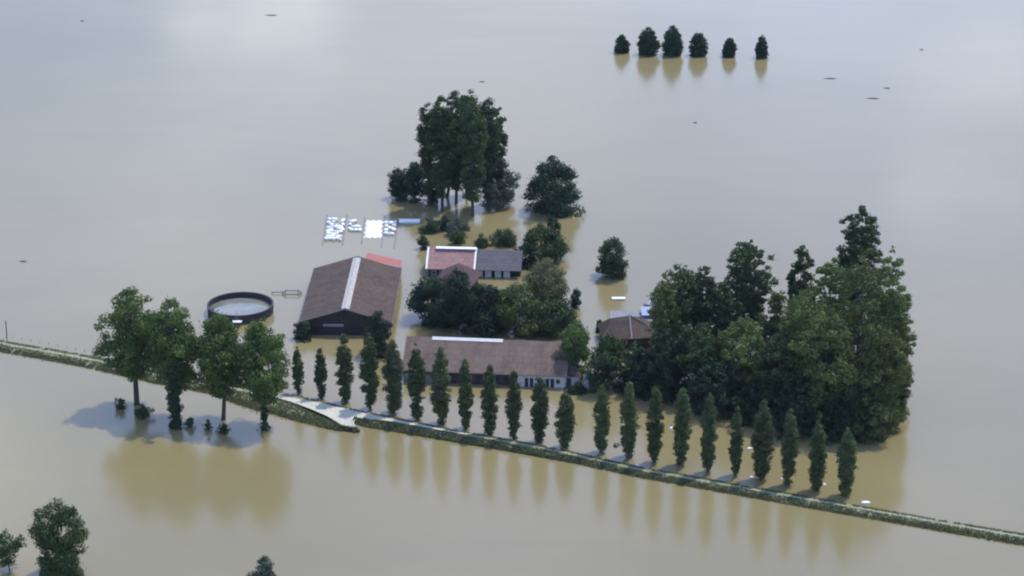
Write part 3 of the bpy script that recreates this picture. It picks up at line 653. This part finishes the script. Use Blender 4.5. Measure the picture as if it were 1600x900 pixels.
# farmhouse: pink roof left, slate roof right
zE, zR = 2.5, 6.2
a = at(667, 420, zE); b1 = at(742, 421, zE); c = at(813, 423.5, zE)
hy = a[1]; rY = at(741, 387, zR)[1]; hang = atan2(c[1]-a[1], c[0]-a[0])
ho = thing('farmhouse', 'farmhouse wing with pink roof edged in white', 'house', (a[0], a[1], 0), hang)
W1 = b1[0]-a[0]; D1 = (rY-hy)*2+.3
MB().prism([(.5, -1), (D1-.5, -1), (D1-.5, 2.3), (D1/2, 5.9), (.5, 2.3)], 'x', .3, W1-.2).build('wall', BRICK, ho)
rf = roofs(ho, 0, W1, 0, D1, zE, zR, ROOFK, 'x')
k = (zR-zE)/(D1/2)
for x_ in (-.42, W1-.38):
    m = MB().slab((x_, -.1, zE+.1), (x_+.5, -.1, zE+.1), (x_+.5, D1/2, zR+.14), (x_, D1/2, zR+.14), .3)
    m.slab((x_, D1/2, zR+.14), (x_+.5, D1/2, zR+.14), (x_+.5, D1+.1, zE+.1), (x_, D1+.1, zE+.1), .3); m.build('verge_board', WHITE, rf)
m = MB(); m.slab((1.9, D1/2-1.0, zR+.42-k*.4), (W1, D1/2-1.0, zR+.42-k*.4), (W1, D1/2+.0, zR+.42), (1.9, D1/2+.0, zR+.42), .25)
m.build('ridge_board', WHITE, rf)
MB().box(0, W1, -.13, -.01, zE-.2, zE-.05).build('gutter', CONC, ho)
for x_ in (1.2, 3.4):
    f = MB().box(x_, x_+1.3, .42, .495, .6, 1.8).build('window', PLAST, ho); MB().box(x_+.12, x_+1.18, .38, .415, .72, 1.7).build('pane', GLASS, f)
W3 = c[0]-b1[0]
hs = thing('slate_house', 'lower farmhouse wing with grey slate roof and white panels along its front', 'house', (b1[0]+.25, b1[1], 0), hang)
D3 = D1-.6
roofs(hs, 0, W3, 0.1, D3, zE-.1, zR-.35, ROOFS, 'x')
MB().prism([(2.2, -1), (D3-.5, -1), (D3-.5, 2.1), (D3/2, 5.3), (2.2, 3.2)], 'x', .2, W3-.3).build('wall', DARKW, hs)
MB().box(0, W3, -.05, .09, zE-.28, zE-.14).build('gutter', CONC, hs)
for i, x_ in enumerate((.1, 2.4, 5.0, 7.4)):
    MB().box(x_, x_+1.7, .95, 1.1, -.6, 1.9).build('white_panel', PLAST, hs)
for x_ in (1.95, 4.4, 6.95, 9.4, W3-.4): MB().box(x_, x_+.18, .8, .95, -.8, 2.3).build('post', FRAME, hs)
# hipped dark-red roof in front
zc = 6.0
p = at(700, 404, zc); q = at(735, 470, 2.6)
hf = thing('hipped_house', 'house wing with dark red hipped roof half hidden by the garden trees', 'house', (p[0]+1.2, p[1]-11.8, 0), radians(-12))
MB().box(-4.2, 4.6, 0.6, 11.2, -1, 2.6).build('wall', BRICK, hf)
hip(hf, -5.2, 5.6, 0, 11.8, 2.6, 6.3, 4.0, ROOFH, 'y')

# cottage right, behind the grove
p = at(952, 512, 3.0); q = at(1000, 510, 3)
ct = thing('cottage', 'brown-roofed cottage with pale hip line at the left edge of the grove', 'house', (at(985, 545)[0]-1.0, at(985, 545)[1], 0), radians(4))
MB().box(-5.6, 6.6, .5, 9.5, -1, 2.9).build('wall', BRICK, ct)
V = [(-6.2, 0, 2.9), (1.2, -.8, 2.9), (7.4, 0, 2.9), (7.4, 10, 2.9), (-6.2, 10, 2.9), (1.2, 5, 6.9), (-3.4, 5, 6.3), (4.4, 5, 6.3)]
rf = mesh_obj('roof', V, [(0, 1, 5, 6), (1, 2, 7, 5), (2, 3, 7), (3, 4, 6, 5, 7), (4, 0, 6), (4, 3, 2, 1, 0)], ROOFB, ct)
MB().tube([(1.2, -.85, 3.0), (1.2, 5, 7.0)], [.22, .22], 6).build('hip_tile', M('hip_clay', (.26, .24, .23), .8), rf)
MB().tube([(1.2, 5.0, 7.0), (5.6, 3.2, 5.0), (7.3, 0, 3.0)], [.16, .16, .16], 6).build('hip_tile', CONC, rf)
for x_ in (-4, -1): 
    f = MB().box(x_, x_+1.2, .42, .495, 1.0, 2.2).build('window', PLAST, ct); MB().box(x_+.1, x_+1.1, .38, .415, 1.1, 2.1).build('pane', GLASS, f)
p = at(985, 511)
cp = thing('carport', 'flat white roof behind the brown cottage', 'shed', (p[0], p[1], 0), 0)
MB().slab((-5.0, 0, 1.6), (5.6, 0, 1.6), (5.6, 6.6, 1.9), (-5.0, 6.6, 1.9), .2).build('roof', M('pale_blue_sheet', (.23, .23, .22), .6, (.8, (.17, .17, .165), 4, .4, .7)), cp)
for x_ in (-4.6, 5.2):
    for y_ in (.3, 6.1): MB().box(x_-.08, x_+.08, y_-.08, y_+.08, -1, 1.5).build('post', FRAME, cp)
p = at(1017, 507)
bs = thing('blue_shed', 'blue-grey metal shed half hidden behind the left grove trees', 'shed', (p[0], p[1], 0), 0)
MB().box(-2.2, 4.0, 0, 4.2, -1, 2.6).build('wall', BLUE, bs)
MB().slab((-2.4, -.2, 2.6), (4.2, -.2, 2.6), (4.2, 4.4, 3.2), (-2.4, 4.4, 3.2), .15).build('roof', M('pale_roof_sheet', (.30, .34, .42), .5), bs)
MB().box(-1.0, 1.6, -.08, -.004, -.4, 2.1).build('door', M('dull_blue_door', (.07, .10, .17), .6), bs)
p = at(1013, 490); tw = thing('silo', 'pale pink-grey narrow silo behind the blue shed', 'silo', (p[0], p[1]+1, 0), 0)
SILO = M('silo_metal', (.42, .38, .38), .5, (1, (.34, .31, .31), 4, .4, .7))
m = MB(); m.tube([(0, 0, -.5), (0, 0, 2.6)], [1.25, 1.25], 20); m.build('tank_shell', SILO, tw)
m = MB(); m.tube([(0, 0, 2.6), (0, 0, 3.4)], [1.3, .25], 20); m.build('roof', SILO, tw)

# round slurry tank
cxy = at(375.5, 475.5, 2.2); R0 = 8.45; ZT = 2.2
tk = thing('slurry_tank', 'round open-topped dark slurry tank standing in the water left of the barn', 'tank', (cxy[0], cxy[1], 0))
TANK = M('dark_tank_panel', (.040, .037, .035), .6, (1.2, (.065, .060, .056), 4, .4, .7))
def ring(r0, r1, z0, z1, n_=72):
    V = []; F = []
    for i in range(n_):
        a = 2*pi*i/n_
        for rr, z in ((r1, z0), (r1, z1), (r0, z1), (r0, z0)): V.append((rr*cos(a), rr*sin(a), z))
    for i in range(n_):
        j = (i+1) % n_
        for k in range(4): F.append((i*4+k, j*4+k, j*4+(k+1) % 4, i*4+(k+1) % 4))
    return V, F
V, F = ring(R0-.18, R0, -1, ZT); mesh_obj('wall', V, F, TANK, tk)
V, F = ring(R0-.30, R0+.14, ZT+.003, ZT+.2); mesh_obj('rim', V, F, M('rim_steel', (.045, .042, .040), .6), tk)
V, F = ring(R0+.003, R0+.10, 1.5, 1.65); mesh_obj('hoop', V, F, FRAME, tk)
V, F = ring(R0-.32, R0-.185, 1.45, 1.6); mesh_obj('inner_hoop', V, F, FRAME, tk)
V = [((R0-.2)*cos(2*pi*i/64), (R0-.2)*sin(2*pi*i/64), .9) for i in range(64)]
mesh_obj('tank_water', V, [tuple(range(64))], M('tank_liquid', (.20, .205, .16), .12, (.3, (.14, .145, .11), 3, .4, .7), .5), tk)
m = MB()
for sx in (-.3, .3): m.tube([(sx, -R0-.35, -.8), (sx, -R0-.35, ZT+1.0)], [.05, .05], 6)
for z in np.arange(.2, 4, .35): m.tube([(-.3, -R0-.35, z), (.3, -R0-.35, z)], [.03, .03], 5)
m.build('ladder', CONC, tk)
pf = MB().box(-1.0, 1.4, -R0-1.9, -R0-.5, 1.2, 1.35).build('platform', WHITE, tk)
m = MB()
for sx in (-.9, 1.3):
    m.tube([(sx, -R0-1.8, -.8), (sx, -R0-1.8, 2.3)], [.05, .05], 6)
m.tube([(-.9, -R0-1.8, 2.3), (1.3, -R0-1.8, 2.3)], [.05, .05], 6); m.build('railing', FRAME, tk)
p = at(326, 505); vs = thing('mixer_housing', 'dark upright pump housing at the left side of the round tank', 'pump', (p[0]+.2, p[1]+4, 0))
MB().box(-.7, .7, -.6, .6, -.8, 2.2).build('housing', TANK, vs); MB().box(-.8, .8, -.7, .7, 2.2, 2.35).build('lid', FRAME, vs)
m = MB(); m.tube([(.7, 0, 1.2), (1.3, .8, 1.4), (1.9, 1.6, 1.4)], [.12, .12, .12], 8); m.build('pipe', FRAME, vs)

# frame and rails of a feed yard between tank and barn
PIPE = M('galvanised_pipe', (.16, .16, .17), .5)
a_ = [at(*q) for q in ((425, 459), (442, 459), (446, 456.5), (466, 456.5), (471, 459), (466, 463), (446, 463), (442, 460.5))]
fy = thing('pipe_fence', 'drowned grey pipe pen fence between the round tank and the barn', 'fence', (a_[4][0], a_[4][1], 0))
rel = [(q[0]-a_[4][0], q[1]-a_[4][1]) for q in a_]
m = MB(); m.tube([(x, y, .45) for x, y in rel + [rel[2]]], [.13]*9, 6); m.build('rail', PIPE, fy)
for x, y in rel: MB().tube([(x, y, -.8), (x, y, .7)], [.1, .1], 6).build('post', PIPE, fy)

# silage bunker with white bales / sheets
P1 = at(508, 380); P2 = at(617, 340)
sb = thing('silage_bunker', 'flooded silage bunker of low dark walls behind the barn', 'silage bunker', (P1[0], P1[1], 0))
for (xt, xb, y0_, y1_) in ((511, 504, 336, 383), (542, 535, 336, 383), (570, 565, 340, 381), (601, 596, 338, 387), (622, 616, 342, 388)):
    A_ = at(xt, y0_); B_ = at(xb, y1_)
    dx0, dy0, dx1, dy1 = A_[0]-P1[0], A_[1]-P1[1], B_[0]-P1[0], B_[1]-P1[1]
    m = MB(); m.slab((dx1-.1, dy1, .2), (dx1+.1, dy1, .2), (dx0+.1, dy0, .3), (dx0-.1, dy0, .3), 1.2); m.build('bunker_wall', M('wet_concrete', (.20, .20, .19), .8), sb)
BALE = M('white_film', (.88, .87, .82), .35, (3, (.74, .75, .77), 3, .45, .7), .5)
def bale_mesh():
    V = []; F = []; n_ = 14; prof_ = [(.0, -.55), (.45, -.55), (.56, -.46), (.6, -.2), (.6, .2), (.56, .46), (.45, .55), (.0, .55)]
    for (rr, z) in prof_:
        for i in range(n_): a = 2*pi*i/n_; V.append((rr*cos(a), rr*sin(a), z))
    for j in range(len(prof_)-1):
        for i in range(n_):
            k = (i+1) % n_; F.append((j*n_+i, j*n_+k, (j+1)*n_+k, (j+1)*n_+i))
    return V, F
V, F = bale_mesh()
bale0 = mesh_obj('silage_bale', V, F, BALE, smooth=True); used = [False]
def bale(px, py, label, r):
    o = bale0 if not used[0] else bale0.copy()
    if used[0]: C.objects.link(o)
    used[0] = True
    p = at(px, py); s = .85+.25*r.random()
    o.location = (p[0], p[1], .22+.12*r.random()); o.scale = (s, s, s*.8)
    o.rotation_euler = (r.uniform(-.35, .35), r.uniform(-.35, .35), r.uniform(0, 6))
    tag(o, label, 'silage bale', 'white film-wrapped silage bales afloat in the bunker')
r = random.Random(9)
for j in range(9):
    for i in range(5):
        if r.random() < .16: continue
        u = (i+.5+r.uniform(-.25, .25))/5; v = (j+.5+r.uniform(-.25, .25))/9
        yy = 343+v*34; bale(511+u*27 - (v-.3)*5, yy, 'white wrapped bale in the crowded left bay of the bunker', r)
for px, py in ((547, 347), (551, 348), (555, 347), (547, 352), (552, 356), (557, 356), (561, 356), (546, 359), (550, 361), (556, 361), (562, 361)):
    bale(px, py, 'white wrapped bale scattered in the second bay of the bunker', r)
for px, py in ((603, 350), (604, 355), (603, 361), (603, 366), (608, 350), (612, 350), (617, 349), (609, 358), (613, 359), (616, 354), (608, 367), (613, 367), (616, 361)):
    bale(px, py, 'white wrapped bale in the right bay of the bunker', r)
# bulging white film sheet over the third bay
a_ = [at(x, y) for x, y in ((568, 372), (597, 372), (599, 344), (571, 344))]
nx_, ny_ = 26, 40; V = []; F = []; rr = np.random.RandomState(4); ph = rr.rand(8)*6
for j in range(ny_+1):
    for i in range(nx_+1):
        u = i/nx_; v = j/ny_; p = [(a_[0][k]*(1-u)+a_[1][k]*u)*(1-v)+(a_[3][k]*(1-u)+a_[2][k]*u)*v for k in range(2)]
        ed = min(u, 1-u, v, 1-v); z = -.12 + .55*min(1, ed*8) + .09*sin(u*19+ph[0]+v*6)*sin(v*31+ph[1]) + .07*sin(u*37+v*23+ph[2])
        wv = .25*sin(v*25+ph[3])*(abs(u-.5) > .45) ; V.append((p[0]+wv, p[1]+.25*sin(u*21+ph[4])*(abs(v-.5) > .47), z))
for j in range(ny_):
    for i in range(nx_): n0 = j*(nx_+1)+i; F.append((n0, n0+1, n0+nx_+2, n0+nx_+1))
tag(mesh_obj('plastic_sheet', V, F, BALE, smooth=True), 'bulging white plastic sheet covering the third bay of the bunker', 'plastic sheet')

def flat_roof(x0, x1, y0, y1, label, nm, cat, z=.5):
    a_ = at(x0, y1, z); b2 = at(x1, y1, z); c_ = at(x1, y0, z)
    o = thing(nm, label, cat, (a_[0], a_[1], 0))
    w_ = b2[0]-a_[0]; d_ = c_[1]-a_[1]
    MB().box(.15, w_-.15, .15, d_-.15, -.8, z-.12).build('wall', WHITE, o)
    MB().slab((0, 0, z), (w_, 0, z), (w_, d_, z+.08), (0, d_, z+.08), .12).build('roof', WHITE, o)
    return o
flat_roof(623, 656, 342.3, 347, 'long white flat roof just above the water right of the bunker', 'drowned_trailer', 'trailer')
flat_roof(956, 977, 464.2, 467, 'narrow white flat roof in the reflection of the single tree', 'drowned_trailer', 'trailer', .4)

# poles and posts
WOOD = M('weathered_wood', (.09, .085, .08), .9, (3, (.14, .13, .12), 4, .4, .7))
p = at(11, 528); po = thing('utility_pole', 'single grey pole standing in the water at the left edge above the dike', 'pole', p)
MB().tube([(0, 0, -.5), (0, 0, hgt(11, 528, 501))], [.16, .11], 8).build('post', WOOD, po, True); MB().tube([(0, 0, hgt(11, 528, 501)), (0, 0, hgt(11, 528, 501)+.1)], [.14, .05], 8).build('cap', CONC, po)
for px, b_, t_, lb in ((472.5, 621, 594, 'thin grey marker post between the two leftmost poplars'), (557, 662, 643, 'thin post at the road junction')):
    h = hgt(px, b_, t_); q = at(px, b_, .3); po = thing('marker_post', lb, 'post', (q[0], q[1], 0))
    MB().tube([(0, 0, -.3), (0, 0, h)], [.07, .06], 8).build('post', M('grey_post', (.25, .25, .25), .7), po); MB().box(-.12, .12, -.09, -.06, h-.5, h-.1).build('reflector', WHITE, po)
fe = thing('drowned_fence', 'drowned fence line of short posts left of the big trees above the dike', 'fence', at(20, 527))
o0 = at(20, 527)
for i in range(9):
    q = at(20+i*14, 527+i*2.6+((i*7) % 3)*.4); MB().tube([(q[0]-o0[0], q[1]-o0[1], -.4), (q[0]-o0[0]+.05, q[1]-o0[1], .25+.1*(i % 3))], [.08, .07], 6).build('post', WOOD, fe)

# floating bags and driftwood
BAG = M('white_bag', (.85, .86, .84), .5, (3, (.75, .76, .74), 3, .4, .7))
def blob(name, label, cat, px, py, sx, sy, sz, mat, seed, group):
    r = np.random.RandomState(seed); V = []; F = []; nu, nv = 14, 8; ph = r.rand(6)*6
    for j in range(nv+1):
        th = pi*j/nv
        for i in range(nu):
            a = 2*pi*i/nu; k = 1+.18*sin(2*a+ph[0])+.12*sin(3*a+ph[1]+th*2)+.1*sin(5*th+ph[2])
            V.append((sx*sin(th)*cos(a)*k, sy*sin(th)*sin(a)*k, sz*cos(th)+sz*.3))
    for j in range(nv):
        for i in range(nu): k2 = (i+1) % nu; F.append((j*nu+i, (j+1)*nu+i, (j+1)*nu+k2, j*nu+k2))
    o = mesh_obj(name, V, F, mat, smooth=True, loc=at(px, py)); tag(o, label, cat, group); return o
for i, (px, py, s, lb) in enumerate(((943, 719.5, .62, 'white sack at the dike edge below the first poplar right of the gap'), (995, 728.5, .66, 'long white sack at the dike edge below the second poplar right of the gap'), (1352, 786, .7, 'white sack afloat right of the last poplar'),
        (1049, 669, .45, 'small white sack afloat in the grove reflection'), (1171, 701, .45, 'small pale sack left of the broad blunt poplar'), (1174, 746, .4, 'small pale sack at the foot of the broad blunt poplar'), (1222, 748, .3, 'tiny pale sack left of the third poplar from the right end'), (1288, 757, .35, 'tiny pale sack right of the next to last poplar'))):
    blob('floating_sack', lb, 'sack', px, py, s*1.2, s*.9, s*.5, BAG, i+3, 'pale sacks afloat near the poplars')
blob('feed_drum', 'dark drum with pale top afloat between two poplars', 'drum', 963, 696.5, .8, .8, .5, M('drum_plastic', (.05, .07, .06), .5, (1.5, (.2, .22, .2), 3, .5, .6)), 77, None)
for i, (px, py, l, lb) in enumerate(((424, 24, 3.6, 'thin branch afloat near the top edge left of centre'), (1297, 123, 3.4, 'branch afloat on the far water right of the six trees'), (1364, 154, 3.2, 'branch afloat below and right of the six trees'), (1386, 138, 1.8, 'short branch afloat right of the six trees'),
        (1086, 192, 1.0, 'small piece of wood afloat alone above the grove'), (36, 409, 1.6, 'small wood piece afloat at the left edge'), (753, 128, 1.4, 'small wood piece afloat above the back clump'), (1440, 78, 1.2, 'small wood piece afloat near the top right'), (128, 33, 1.0, 'small wood piece afloat near the top left'))):
    l *= .7; q = at(px, py); m = MB(); m.tube([(-l, 0, .02), (-l*.3, .3, .12), (l*.4, -.1, .1), (l, .3, .0)], [.06, .14, .16, .05], 6)
    m.tube([(l*.2, 0, .1), (l*.5, .9, .25)], [.08, .03], 5)
    o = m.build('floating_branch', WOOD, None, True, q); tag(o, lb, 'branch', 'driftwood on the flood water')

# ------------------------------------------------------------ air
hz = bpy.data.materials.new('haze_air'); hz.use_nodes = True; n = hz.node_tree
n.nodes.remove(n.nodes['Principled BSDF'])
pv = n.nodes.new('ShaderNodeVolumePrincipled'); pv.inputs['Color'].default_value = (.62, .78, 1, 1); pv.inputs['Density'].default_value = .000022; pv.inputs['Anisotropy'].default_value = .2
n.links.new(pv.outputs['Volume'], n.nodes['Material Output'].inputs['Volume'])
o = MB().box(-900, 900, CAMY-60, 1400, -1, H+12).build('haze', hz); kind(o, 'stuff', 'thin bluish haze over the flooded plain')
